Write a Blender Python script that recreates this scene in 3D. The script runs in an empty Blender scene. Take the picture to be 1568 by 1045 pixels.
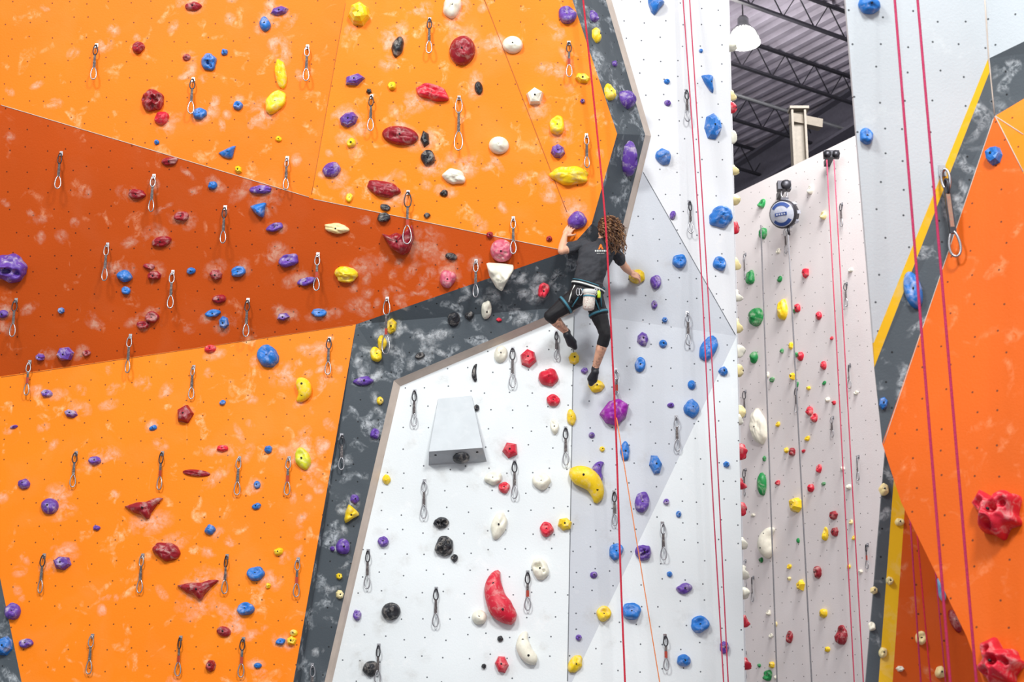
import bpy, math, random
from mathutils import Vector, Matrix, noise
from mathutils.geometry import tessellate_polygon
from mathutils.bvhtree import BVHTree
random.seed(7)
scene=bpy.context.scene
scene.view_settings.view_transform='Standard'
try: scene.view_settings.look='None'
except Exception: pass
# ------------------------------------------------------------ camera
LENS=58.0; PW=1568.0; PH=1045.0
F=LENS/36*PW
PITCH=math.radians(16)
CAM=Vector((0,0,1.6))
cd=bpy.data.cameras.new('camera'); cd.lens=LENS; cd.sensor_width=36; cd.clip_end=200
cd.dof.use_dof=True; cd.dof.focus_distance=15.8; cd.dof.aperture_fstop=2.8
co=bpy.data.objects.new('camera',cd); scene.collection.objects.link(co)
co.location=CAM; co.rotation_euler=(math.pi/2+PITCH,0,0); scene.camera=co
RM=Matrix.Rotation(math.pi/2+PITCH,3,'X')
FWD=RM@Vector((0,0,-1))
def ray(px,py): return (RM@Vector(((px-PW/2)/F,-(py-PH/2)/F,-1)))
def atY(px,py,Y):
    r=ray(px,py); return CAM+r*(Y/r.y)
def atZ(px,py,Z):
    r=ray(px,py); return CAM+r*((Z-CAM.z)/r.z)
def onplane(px,py,p,n):
    r=ray(px,py); return CAM+r*((p-CAM).dot(n)/r.dot(n))
SC=1.1
# ------------------------------------------------------------ materials
def lin(c):
    return tuple(((x/255/12.92) if x/255<=0.04045 else ((x/255+0.055)/1.055)**2.4) for x in c)
def mat_base(name):
    m=bpy.data.materials.new(name); m.use_nodes=True
    nt=m.node_tree; b=nt.nodes['Principled BSDF']; return m,nt,b
def N(nt,t,**k):
    n=nt.nodes.new(t)
    for a,v in k.items(): setattr(n,a,v)
    return n
def mix(nt,fac,a,b,blend='MIX'):
    n=nt.nodes.new('ShaderNodeMix'); n.data_type='RGBA'; n.blend_type=blend
    for sock,v in ((n.inputs[0],fac),(n.inputs[6],a),(n.inputs[7],b)):
        if hasattr(v,'is_linked'): nt.links.new(v,sock)
        elif isinstance(v,(int,float)): sock.default_value=v
        else: sock.default_value=(*v,1)
    return n.outputs[2]
def mrange(nt,v,a,b,c=0,d=1):
    n=nt.nodes.new('ShaderNodeMapRange'); nt.links.new(v,n.inputs[0])
    for i,x in enumerate((a,b,c,d)): n.inputs[i+1].default_value=x
    return n.outputs[0]
def math_(nt,op,a,b):
    n=nt.nodes.new('ShaderNodeMath'); n.operation=op
    for i,v in enumerate((a,b)):
        if hasattr(v,'is_linked'): nt.links.new(v,n.inputs[i])
        else: n.inputs[i].default_value=v
    return n.outputs[0]
def noise_n(nt,vec,scale,detail=5,rough=.6,dist=0):
    n=nt.nodes.new('ShaderNodeTexNoise'); nt.links.new(vec,n.inputs['Vector'])
    n.inputs['Scale'].default_value=scale; n.inputs['Detail'].default_value=detail
    n.inputs['Roughness'].default_value=rough; n.inputs['Distortion'].default_value=dist
    return n.outputs[0]
def wall_mat(name,col,chalk=.6,chalkcol=(250,225,190),dots=(60,40,30),dotf=.8,lo=.60,rough=.55):
    m,nt,b=mat_base(name)
    tc=N(nt,'ShaderNodeTexCoord'); ob=tc.outputs['Object']; uv=tc.outputs['UV']
    c=lin(col)
    big=noise_n(nt,ob,.9,3,.5)
    c1=mix(nt,mrange(nt,big,.3,.7),tuple(x*.93 for x in c),tuple(min(1,x*1.05) for x in c))
    hz=mrange(nt,noise_n(nt,ob,1.7,4,.55,.5),.52,.78,0,.08*chalk)
    c1=mix(nt,hz,c1,lin(chalkcol))
    a=mrange(nt,noise_n(nt,ob,5.0,3,.5,.7),lo,lo+.12)
    bb=mrange(nt,noise_n(nt,ob,21,5,.65,.6),.40,.66)
    f=math_(nt,'MULTIPLY',a,bb)
    mp=N(nt,'ShaderNodeMapping'); nt.links.new(ob,mp.inputs[0]); mp.inputs['Rotation'].default_value=(.2,.5,.3); mp.inputs['Scale'].default_value=(9,3,2.2)
    st=mrange(nt,noise_n(nt,mp.outputs[0],1.3,4,.6,1.0),.72,.78,0,.4)
    f=math_(nt,'MULTIPLY',math_(nt,'MAXIMUM',f,st),chalk)
    c2=mix(nt,f,c1,lin(chalkcol))
    v=N(nt,'ShaderNodeTexVoronoi'); v.voronoi_dimensions='2D'; nt.links.new(uv,v.inputs['Vector'])
    v.inputs['Scale'].default_value=5.2; v.inputs['Randomness'].default_value=.42
    d=mrange(nt,v.outputs['Distance'],.030,.046,dotf,0)
    c3=mix(nt,d,c2,lin(dots))
    nt.links.new(c3,b.inputs['Base Color'])
    b.inputs['Roughness'].default_value=rough
    b.inputs['Specular IOR Level'].default_value=.25
    bp=N(nt,'ShaderNodeBump'); bp.inputs['Strength'].default_value=.15; bp.inputs['Distance'].default_value=.01
    nt.links.new(noise_n(nt,ob,60,3),bp.inputs['Height']); nt.links.new(bp.outputs[0],b.inputs['Normal'])
    return m
def simple(name,col,rough=.5,metal=0,chalk=0,scale=18,chalkcol=(235,225,215),var=.12,emit=0,bump=0):
    m,nt,b=mat_base(name)
    tc=N(nt,'ShaderNodeTexCoord'); ob=tc.outputs['Object']; c=lin(col)
    nz=noise_n(nt,ob,scale,4,.6)
    o=mix(nt,mrange(nt,nz,.3,.7),tuple(x*(1-var) for x in c),tuple(min(1,x*(1+var)) for x in c))
    if chalk:
        f=mrange(nt,noise_n(nt,ob,scale*1.3,5,.65,.6),.50,.72,0,chalk)
        o=mix(nt,f,o,lin(chalkcol))
    nt.links.new(o,b.inputs['Base Color'])
    b.inputs['Roughness'].default_value=rough; b.inputs['Metallic'].default_value=metal
    if emit:
        b.inputs['Emission Color'].default_value=(1,.97,.9,1); b.inputs['Emission Strength'].default_value=emit
    if bump:
        bp=N(nt,'ShaderNodeBump'); bp.inputs['Strength'].default_value=bump; bp.inputs['Distance'].default_value=.01
        nt.links.new(noise_n(nt,ob,scale*4,4),bp.inputs['Height']); nt.links.new(bp.outputs[0],b.inputs['Normal'])
    return m
def chalk_mat(name,col,amt):
    m,nt,b=mat_base(name)
    tc=N(nt,'ShaderNodeTexCoord'); ob=tc.outputs['Object']; uv=tc.outputs['UV']
    b.inputs['Base Color'].default_value=(*lin(col),1); b.inputs['Roughness'].default_value=.95; b.inputs['Specular IOR Level'].default_value=.1
    vm=N(nt,'ShaderNodeVectorMath'); vm.operation='LENGTH'; nt.links.new(uv,vm.inputs[0])
    r=mrange(nt,vm.outputs['Value'],.15,1.0,1,0)
    n1=mrange(nt,noise_n(nt,ob,9,5,.65,.5),.36,.66)
    n2=mrange(nt,noise_n(nt,ob,30,4,.6,.3),.30,.62,.35,1)
    f=math_(nt,'MULTIPLY',math_(nt,'MULTIPLY',r,n1),n2)
    f=math_(nt,'MULTIPLY',mrange(nt,f,.04,.60),amt)
    nt.links.new(f,b.inputs['Alpha'])
    return m
MAT={
 'orange':wall_mat('orange_wall_paint',(251,132,4),.7,(255,214,165)),
 'orange_l':wall_mat('orange_wall_shaded_left',(246,123,4),.65,(255,205,155)),  # darker copy of the orange; the facet's shading is put into the colour
 'rust':wall_mat('burnt_orange_shaded_paint',(192,76,4),.55,(240,180,140),(40,20,15),.8,.62),  # redder paint hue with the overhang's shade mixed into the colour
 'orange_r':wall_mat('orange_wall_paint_right',(216,94,8),.35,(250,180,130)),
 'orange_d':wall_mat('orange_wall_paint_deep',(205,85,20),.3),
 'gray':wall_mat('gray_band_paint',(74,82,89),.75,(205,212,218),(20,20,22),.9,.53),
 'white':wall_mat('white_wall_paint',(228,234,237),.30,(250,250,250),(55,60,70),.9),
 'white2':wall_mat('white_wall_shaded',(199,204,212),.30,(228,230,235),(50,55,65),.9),  # white panel; its facet shade is put into this gray
 'white3':wall_mat('off_white_wall_paint',(222,224,228),.3,(245,240,235),(55,60,70),.9),
 'back':wall_mat('back_wall_paint',(234,228,228),.2,(240,236,236),(70,60,60),.9),
 'whiter':wall_mat('right_white_wall_vignetted',(194,202,208),.3,(225,232,234),(50,55,60),.9),  # white lowered to put edge vignetting into the colour
 'yellowp':simple('yellow_stripe_paint',(235,185,10),.5,var=.06,scale=4,chalk=.2),
 'ply':simple('plywood_edge',(205,190,178),.7,var=.1,scale=6),
 'chalk_o':chalk_mat('chalk_dust_on_orange',(255,228,200),.46),
 'chalk_r':chalk_mat('chalk_dust_on_rust',(250,215,190),.36),
 'chalk_g':chalk_mat('chalk_dust_on_gray',(225,230,235),.60),
 'chalk_w':chalk_mat('chalk_dust_on_white',(205,198,190),.13),
}
# ------------------------------------------------------------ mesh accumulator
class Acc:
    def __init__(s): s.v=[];s.f=[];s.m=[];s.sm=[];s.uv=None
    def add(s,vs,fs,mat,smooth=True):
        o=len(s.v); s.v+= [tuple(x) for x in vs]
        for f in fs: s.f.append([i+o for i in f]); s.m.append(mat); s.sm.append(smooth)
    def build(s,name,parent=None,uvs=None):
        me=bpy.data.meshes.new(name); me.from_pydata(s.v,[],s.f)
        names=[]
        for m in s.m:
            if m not in names: names.append(m)
        for n in names: me.materials.append(MAT[n])
        idx={n:i for i,n in enumerate(names)}
        for p,m,sm in zip(me.polygons,s.m,s.sm): p.material_index=idx[m]; p.use_smooth=sm
        if uvs:
            u=me.uv_layers.new(name='UVMap')
            for i,q in enumerate(uvs): u.data[i].uv=q
        me.update()
        ob=bpy.data.objects.new(name,me); scene.collection.objects.link(ob)
        if parent: ob.parent=parent
        return ob
def tube(acc,pts,r,mat,seg=6,closed=False,radii=None,cap=True,flat=1.0):
    pts=[Vector(p) for p in pts]; n=len(pts)
    vs=[];fs=[]
    up=None
    for i in range(n):
        a=pts[i-1] if (i>0 or closed) else pts[i]; b=pts[(i+1)%n] if (i<n-1 or closed) else pts[i]
        t=(b-a); t=t.normalized() if t.length>1e-9 else Vector((0,0,1))
        if up is None:
            up=Vector((0,0,1)) if abs(t.z)<.9 else Vector((0,1,0))
        up=(up-t*up.dot(t)); up=up.normalized() if up.length>1e-6 else t.orthogonal().normalized()
        s=t.cross(up)
        rr=radii[i] if radii else r
        for k in range(seg):
            an=2*math.pi*k/seg
            vs.append(pts[i]+up*math.cos(an)*rr+s*math.sin(an)*rr*flat)
    for i in range(n if closed else n-1):
        j=(i+1)%n
        for k in range(seg):
            k2=(k+1)%seg
            fs.append((i*seg+k,i*seg+k2,j*seg+k2,j*seg+k))
    if cap and not closed:
        fs.append(tuple(range(seg-1,-1,-1))); fs.append(tuple((n-1)*seg+k for k in range(seg)))
    acc.add(vs,fs,mat)
def box(acc,c,ax,ay,az,mat):
    c=Vector(c);vs=[]
    for i in (-1,1):
        for j in (-1,1):
            for k in (-1,1): vs.append(c+Vector(ax)*i+Vector(ay)*j+Vector(az)*k)
    acc.add(vs,[(0,1,3,2),(4,6,7,5),(0,4,5,1),(2,3,7,6),(0,2,6,4),(1,5,7,3)],mat,False)
def beam(acc,a,b,w,h,mat):
    a=Vector(a);b=Vector(b);d=b-a;t=d.normalized();up=Vector((0,0,1)) if abs(t.z)<.95 else Vector((0,1,0))
    s=t.cross(up).normalized();u=s.cross(t)
    box(acc,(a+b)/2,d/2,s*w/2,u*h/2,mat)
# ------------------------------------------------------------ wall vertices (defined in 3-D)
V={};VP={}
def vy(n,px,py,Y): V[n]=atY(px,py,Y*SC); VP[n]=(px,py)
def pl(a,b,c):
    a,b,c=V[a],V[b],V[c]; return a,(b-a).cross(c-a).normalized()
def vp(n,px,py,abc): V[n]=onplane(px,py,*pl(*abc)); VP[n]=(px,py)
def vb(n,px,abc,off=0):
    p,nn=pl(*abc); lo,hi=900,2400
    for _ in range(50):
        m=(lo+hi)/2
        if onplane(px,m,p,nn).z>0: lo=m
        else: hi=m
    V[n]=onplane(px,lo,p,nn)+Vector((0,off,0)); VP[n]=(px,lo)
vy('a',475,303,13.2); vy('b',-300,70,12.95); vy('c',-300,621,14.05)
B_=('a','b','c')
vp('d',545,497,B_); vp('e',868,385,B_); vp('c2',-62,586,B_)
vy('t',575,-250,12.6)
A2=('a','e','t')
vp('f',793,-250,A2); vp('g',945,205,A2); vp('h',906,343,A2)
vp('tl',-300,-250,('a','b','t'))
vy('cx',450,1045,13.55); C_=('c','d','cx')
vb('cbr',361,C_); vb('cbl',137,C_); vb('cb0',-300,C_)
vy('j',988,207,13.4); vy('k',948,368,13.52); vy('l',872,470,13.6); vy('m',603,583,13.68)
vy('i',855,-250,12.95)
vy('k2',957,372,13.6); vy('l2',879,479,13.7); vy('m2',613,592,13.76)
vy('ex',866,1045,13.75); E_=('l2','m2','ex')
vb('n2',394,E_); vb('n',385,E_,-.1); vp('r',869,1060,E_); vb('rb',846,E_)
vy('p',1128,515,13.8); vy('j2',997,208,13.48); vy('tr',1108,-250,13.3)
F1=('j2','p','tr'); vp('i2',864,-250,F1); vp('q',984,262,F1)
vy('fx',1140,1045,13.9); F3=('p','r','fx'); vb('pb',1152,F3)
vy('G0',1130,295,20); vy('G1',1305,210,18.2); vy('G2',1130,1045,20.4); G_=('G0','G1','G2')
vp('ga',1000,358,G_); vp('gb',1420,154,G_); vb('gc',1480,G_); vb('gd',1020,G_)
# right wall
vy('r1',1274,-250,8.9); vy('r2',1338,525,9.5); vy('r3',1513,90,9.25); RW=('r1','r2','r3')
vp('r4',1504,-250,RW); vp('r2b',1339,562,RW); vp('r3b',1516,108,RW)
vy('r5',1351,680,9.55); vy('r6',1523,178,9.3)
vy('w1',1720,-250,8.6); vy('w2',1720,-10,8.7); vy('w3',1720,60,8.8); vy('w4',1720,565,8.6)
O_=('r5','r6','w4')
vb('ob',1900,O_); vp('o1',1380,770,O_); vp('o2',1480,975,O_); vp('o3',1505,1045,O_); vb('o4',1690,O_)
vy('s1',1352,690,10.2); vy('s2',1325,1045,10.2); vy('s3',1520,700,10.2); S_=('s1','s2','s3')
vp('s4',1370,715,S_); vp('s5',1390,715,S_); vb('s6',1275,S_); vb('s7',1300,S_); vb('s8',1324,S_); vb('s9',1760,S_); vp('s10',1500,715,S_)
vp('s1',1356,690,S_)
TRI=[]
def build_wall(name,facets,solid=.03):
    vs=[];fs=[];ms=[];uvl=[]
    vi={}
    for names,mat in facets:
        pts=[Vector((VP[n][0],VP[n][1],0)) for n in names]
        tris=tessellate_polygon([pts])
        for t in tris:
            nm=[names[k] for k in t]
            P=[V[x] for x in nm]
            n=(P[1]-P[0]).cross(P[2]-P[0])
            if n.length<1e-7: continue
            n.normalize()
            if n.dot(CAM-P[0])<0: n=-n; nm=nm[::-1]; P=P[::-1]
            TRI.append((name,[VP[x] for x in nm],P[0],n,mat))
            ids=[]
            for x in nm:
                if x not in vi: vi[x]=len(vs); vs.append(V[x])
                ids.append(vi[x])
            fs.append(ids); ms.append(mat)
            up=(Vector((0,0,1))-n*n.z).normalized(); rt=up.cross(n)
            for q in P: uvl.append((q.dot(rt),q.dot(up)))
    me=bpy.data.meshes.new(name); me.from_pydata(vs,[],fs)
    nl=[]
    for m in ms:
        if m not in nl: nl.append(m)
    for m in nl: me.materials.append(MAT[m])
    u=me.uv_layers.new(name='UVMap')
    for p,m in zip(me.polygons,ms): p.material_index=nl.index(m)
    for i,q in enumerate(uvl): u.data[i].uv=q
    ob=bpy.data.objects.new(name,me); scene.collection.objects.link(ob)
    sm=ob.modifiers.new('thickness','SOLIDIFY'); sm.thickness=solid; sm.offset=-1
    return ob
build_wall('wall_right',[(['r1','r2','r3','r4'],'whiter'),(['r2','r2b','r3b','r3'],'yellowp'),
  (['r2b','r5','r6','r3b'],'gray'),(['r3','r3b','r6','w3','w2'],'gray'),(['r4','r3','w2','w1'],'whiter'),
  (['r6','w4','w3'],'orange'),(['r5','o1','o2','o3','o4','ob','w4','r6'],'orange_r')])
build_wall('wall_right_lower',[(['s1','s6','s7','s4'],'gray'),(['s4','s7','s8','s5'],'yellowp'),(['s5','s8','s9','s10'],'orange_d')])
build_wall('wall_left',[(['tl','b','a','t'],'orange_l'),(['t','a','e','h','g','f'],'orange'),
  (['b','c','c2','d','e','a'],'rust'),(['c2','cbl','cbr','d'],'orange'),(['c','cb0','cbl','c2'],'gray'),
  (['f','g','j','i'],'gray'),(['g','h','k','j'],'gray'),(['h','e','l','k'],'gray'),(['e','d','m','l'],'gray'),(['d','cbr','n','m'],'gray'),
  (['i','j','j2','i2'],'ply'),(['j','k','k2','j2'],'ply'),(['k','l','l2','k2'],'ply'),(['l','m','m2','l2'],'ply'),(['m','n','n2','m2'],'ply')])
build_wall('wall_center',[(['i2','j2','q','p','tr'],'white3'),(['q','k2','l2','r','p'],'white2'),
  (['l2','m2','n2','rb','r'],'white'),(['p','r','rb','pb'],'white')])
build_wall('wall_back',[(['ga','gd','gc','gb'],'back')])
# return wall (side of the white tower)
acc=Acc()
dv=Vector((.25,1.7,0))
for a,b in (('tr','p'),('p','pb')):
    acc.add([V[a],V[b],V[b]+dv,V[a]+dv],[(0,1,2,3)],'white3',False)
acc.build('wall_center_return')
def inpoly(x,y,poly):
    n=len(poly)
    pos=neg=False
    for i in range(n):
        x1,y1=poly[i];x2,y2=poly[(i+1)%n]
        c=(x2-x1)*(y-y1)-(y2-y1)*(x-x1)
        if c>1e-6:pos=True
        if c<-1e-6:neg=True
    return not(pos and neg)
def locate_m(px,py):
    for name,poly,p,n,mt in TRI:
        if inpoly(px,py,poly): return name,onplane(px,py,p,n),n,mt
    return None
def locate(px,py,want=None):
    for name,poly,p,n,mt in TRI:
        if want and name!=want: continue
        if inpoly(px,py,poly): return name,onplane(px,py,p,n),n
    best=min((t for t in TRI if not want or t[0]==want),key=lambda t:sum((sum(q[i] for q in t[1])/3-(px,py)[i])**2 for i in (0,1)))
    return best[0],onplane(px,py,best[2],best[3]),best[3]
MAT['seamw']=simple('seam_gray_gap',(120,124,130),.8)  # plain gray line along the panel seams
MAT['seamo']=simple('seam_orange_gap',(185,110,50),.8)
acc=Acc()
def seam(pts,mat,r=.004):
    P=[]
    for (x1,y1),(x2,y2) in zip(pts,pts[1:]):
        nst=max(2,int(math.hypot(x2-x1,y2-y1)/25))
        for i in range(nst+1):
            x=x1+(x2-x1)*i/nst;y=y1+(y2-y1)*i/nst
            _,p,n=locate(x,y); P.append(p+n*.001)
    tube(acc,P,r,mat,4)
seam([(718,-60),(742,0),(868,325)],'seamo'); seam([(529,5),(477,298)],'seamo',.003)
seam([(2,161),(473,302)],'ply',.004);seam([(480,305),(860,383)],'ply',.004)
seam([(985,264),(1126,513)],'seamw'); seam([(2,578),(540,498)],'seamo')
seam([(879,485),(869,1044)],'seamw',.004)
seam([(1508,0),(1514,88),(1523,176)],'ply',.005); seam([(1524,178),(1567,263)],'ply',.004); seam([(1524,178),(1567,206)],'ply',.004)
seam([(1353,680),(1521,182)],'ply',.003)
acc.build('trim_1')
# ------------------------------------------------------------ floor
MAT['floor']=simple('rubber_floor',(105,105,110),.8,scale=2,bump=.2)
me=bpy.data.meshes.new('floor'); me.from_pydata([(-16,-6,0),(20,-6,0),(20,38,0),(-16,38,0)],[],[(0,1,2,3)]); me.materials.append(MAT['floor'])
fo=bpy.data.objects.new('floor',me); scene.collection.objects.link(fo)
# ------------------------------------------------------------ ceiling
MAT['deck']=simple('ceiling_deck_paint',(156,150,166),.6,scale=1.5,var=.2)
MAT['steel']=simple('dark_joist_steel',(48,47,55),.5,.3)
MAT['beamp']=simple('dark_beam_paint',(88,86,98),.5,.1)
MAT['column']=simple('column_paint',(128,120,108),.5)
MAT['lampshell']=simple('lamp_prismatic_shell',(255,255,250),.4,emit=2.5)
MAT['lampglow']=simple('lamp_diffuser',(255,255,250),.5,emit=16)
MAT['alu']=simple('brushed_aluminium',(170,172,176),.35,.8)
ZC=14.5
U=Vector((.824,.567,0)); W_=Vector((-.567,.824,0)); C0=Vector((6.5,30,0))
acc=Acc(); per=.28; n=int(24/per); prof=[]
for i in range(n):
    u0=-12+i*per
    prof+=[(u0,0),(u0+per*.35,0),(u0+per*.5,-.07),(u0+per*.85,-.07)]
vs=[]
for u,z in prof:
    for v in (-9,9): vs.append(C0+U*u+W_*v+Vector((0,0,ZC+z)))
acc.add(vs,[(2*i,2*i+2,2*i+3,2*i+1) for i in range(len(prof)-1)],'deck',False)
acc.build('ceiling')
base=atZ(1120,75,ZC-.35)
v0=(base-C0).dot(W_)
for kk in range(-3,5):
    v=v0+kk*1.75
    if abs(v)>8.8: continue
    acc=Acc()
    o=C0+W_*v
    for z,ww in ((ZC-.11,.07),(ZC-.62,.07)):
        beam(acc,o+U*-11.5+Vector((0,0,z)),o+U*11.5+Vector((0,0,z)),.07,.04,'steel')
    P=[o+U*(-11.5+.35*i)+Vector((0,0,ZC-.11 if i%2 else ZC-.62)) for i in range(66)]
    tube(acc,P,.014,'steel',5)
    acc.build('ceiling_joist')
acc=Acc()
for vv in (v0+.7,):
    tube(acc,[C0+W_*vv+U*-11+Vector((0,0,ZC-.75)),C0+W_*vv+U*11+Vector((0,0,ZC-.75))],.03,'alu',8)
acc.build('ceiling_conduit')
e1=atZ(1300,150,ZC); e2=atZ(1125,262,ZC); dd=(e2-e1).normalized(); A_=e1-dd*9; B2=e2+dd*5
nn=Vector((dd.y,-dd.x,0)); 
if nn.y>0: nn=-nn
acc=Acc(); acc.add([A_,B2,Vector((B2.x,B2.y,0)),Vector((A_.x,A_.y,0))],[(0,1,2,3)],'beamp',False); acc.build('wall_far')
acc=Acc()
for z,hh,w in ((ZC-.15,.06,.35),(ZC-.85,.06,.35),(ZC-.5,.7,.04)):
    beam(acc,A_+nn*.25+Vector((0,0,z-ZC)),B2+nn*.25+Vector((0,0,z-ZC)),w,hh,'beamp')
acc.build('ceiling_girder')
# column
acc=Acc()
ct=atY(1221,172,21.5); cb=Vector((ct.x,ct.y,0))
for dx in (-.09,.09): beam(acc,cb+Vector((dx,0,.01)),ct+Vector((dx,0,0)),.03,.2,'column')
beam(acc,cb+Vector((0,.02,.01)),ct+Vector((0,.02,0)),.18,.03,'column')
beam(acc,ct+Vector((-.1,0,-.1)),ct+Vector((.34,.1,-.15)),.14,.13,'column')
beam(acc,ct+Vector((-.12,0,.04)),ct+Vector((.15,0,.04)),.2,.04,'column')
acc.build('steel_column')
# high bay lamp
acc=Acc(); lp=atY(1139,62,24)
def lathe(acc,c,prof,mat,seg=28,axis=Vector((0,0,1)),sm=True,sx=1):
    x=axis.orthogonal().normalized();y=axis.cross(x)
    vs=[];fs=[]
    for r,h in prof:
        for k in range(seg):
            a=2*math.pi*k/seg; vs.append(Vector(c)+x*math.cos(a)*r+y*math.sin(a)*r+axis*h)
    for i in range(len(prof)-1):
        for k in range(seg):
            k2=(k+1)%seg; fs.append((i*seg+k,i*seg+k2,(i+1)*seg+k2,(i+1)*seg+k))
    acc.add(vs,fs,mat,sm)
lathe(acc,lp,[(.001,-.12),(.10,-.115),(.17,-.08),(.235,-.04)],'lampglow')
lathe(acc,lp,[(.25,-.06),(.262,-.05),(.262,-.03),(.245,-.03),(.235,.04),(.205,.12),(.155,.19),(.11,.22)],'lampshell')
for k in range(20):
    a=2*math.pi*k/20; d=Vector((math.cos(a),math.sin(a),0))
    tube(acc,[lp+d*.25+Vector((0,0,-.03)),lp+d*.238+Vector((0,0,.05)),lp+d*.208+Vector((0,0,.125)),lp+d*.158+Vector((0,0,.195))],.006,'alu',4)
lathe(acc,lp,[(.12,0.21),(.12,.25),(.09,.27),(.09,.38),(.06,.42),(.001,.42)],'alu')
tube(acc,[lp+Vector((0,0,.42)),Vector((lp.x,lp.y,ZC-.05))],.012,'steel',6)
acc.build('high_bay_lamp')
pd=bpy.data.lights.new('high_bay_point','POINT'); pd.energy=300; pd.shadow_soft_size=.3; pd.color=(1,.96,.88)
po=bpy.data.objects.new('high_bay_point',pd); po.location=lp+Vector((0,0,-.45)); scene.collection.objects.link(po)

# ------------------------------------------------------------ holds
HC={'R':(210,26,54),'D':(150,20,38),'P':(98,62,160),'B':(30,114,198),'Y':(250,208,25),'W':(236,233,216),'K':(36,38,44),'G':(20,140,70),'M':(150,25,160),'L':(215,215,40),'N':(210,95,120),'C':(110,170,215),'E':(240,222,160)}
for k,c in HC.items():
    MAT['h'+k]=simple('hold_resin_'+{'R':'red','D':'maroon','P':'purple','B':'blue','Y':'yellow','W':'cream','K':'black','G':'green','M':'magenta','L':'lime','N':'pink','C':'sky','E':'sand'}[k],c,.45,chalk={'P':.6,'N':.6,'K':.40}.get(k,.40),scale=11,bump=.25)
MAT['bolt']=simple('hold_bolt_steel',(45,45,48),.4,.6)
BAT=[(-1,.75),(-.35,.8),(.2,.6),(.62,.75),(1,.6),(.6,.1),(.25,-.45),(.05,-1),(-.25,-.35),(-.6,0)]
HEART=[(-.95,.55),(-.6,.35),(-.1,.55),(.3,.35),(.6,.75),(.95,.95),(1,.1),(.65,-.75),(.2,-.95),(-.5,-.4)]
WEDGE=[(-.9,.95),(.3,.8),(1,.65),(.5,-.1),(.05,-1),(-.35,-.7),(-.75,.1)]
PENTA=[(-1,-.1),(-.35,.75),(.35,.95),(1,.45),(.8,-.35),(.1,-1),(-.6,-.75)]
CLAW=[(-1,.55),(-.55,1),(-.1,.62),(.4,.85),(.75,.5),(1,.55),(.8,-.1),(.95,-.5),(.45,-.55),(.2,-1),(-.2,-.7),(-.65,-.55),(-.6,0)]
def polar(poly,th):
    d=(math.cos(th),math.sin(th)); best=.3
    for i in range(len(poly)):
        x1,y1=poly[i];x2,y2=poly[(i+1)%len(poly)]
        ex,ey=x2-x1,y2-y1; den=d[0]*ey-d[1]*ex
        if abs(den)<1e-9: continue
        t=(x1*ey-y1*ex)/den; s=(x1*d[1]-y1*d[0])/den
        if t>0 and -1e-6<=s<=1+1e-6: best=max(best,t)
    return best
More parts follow.
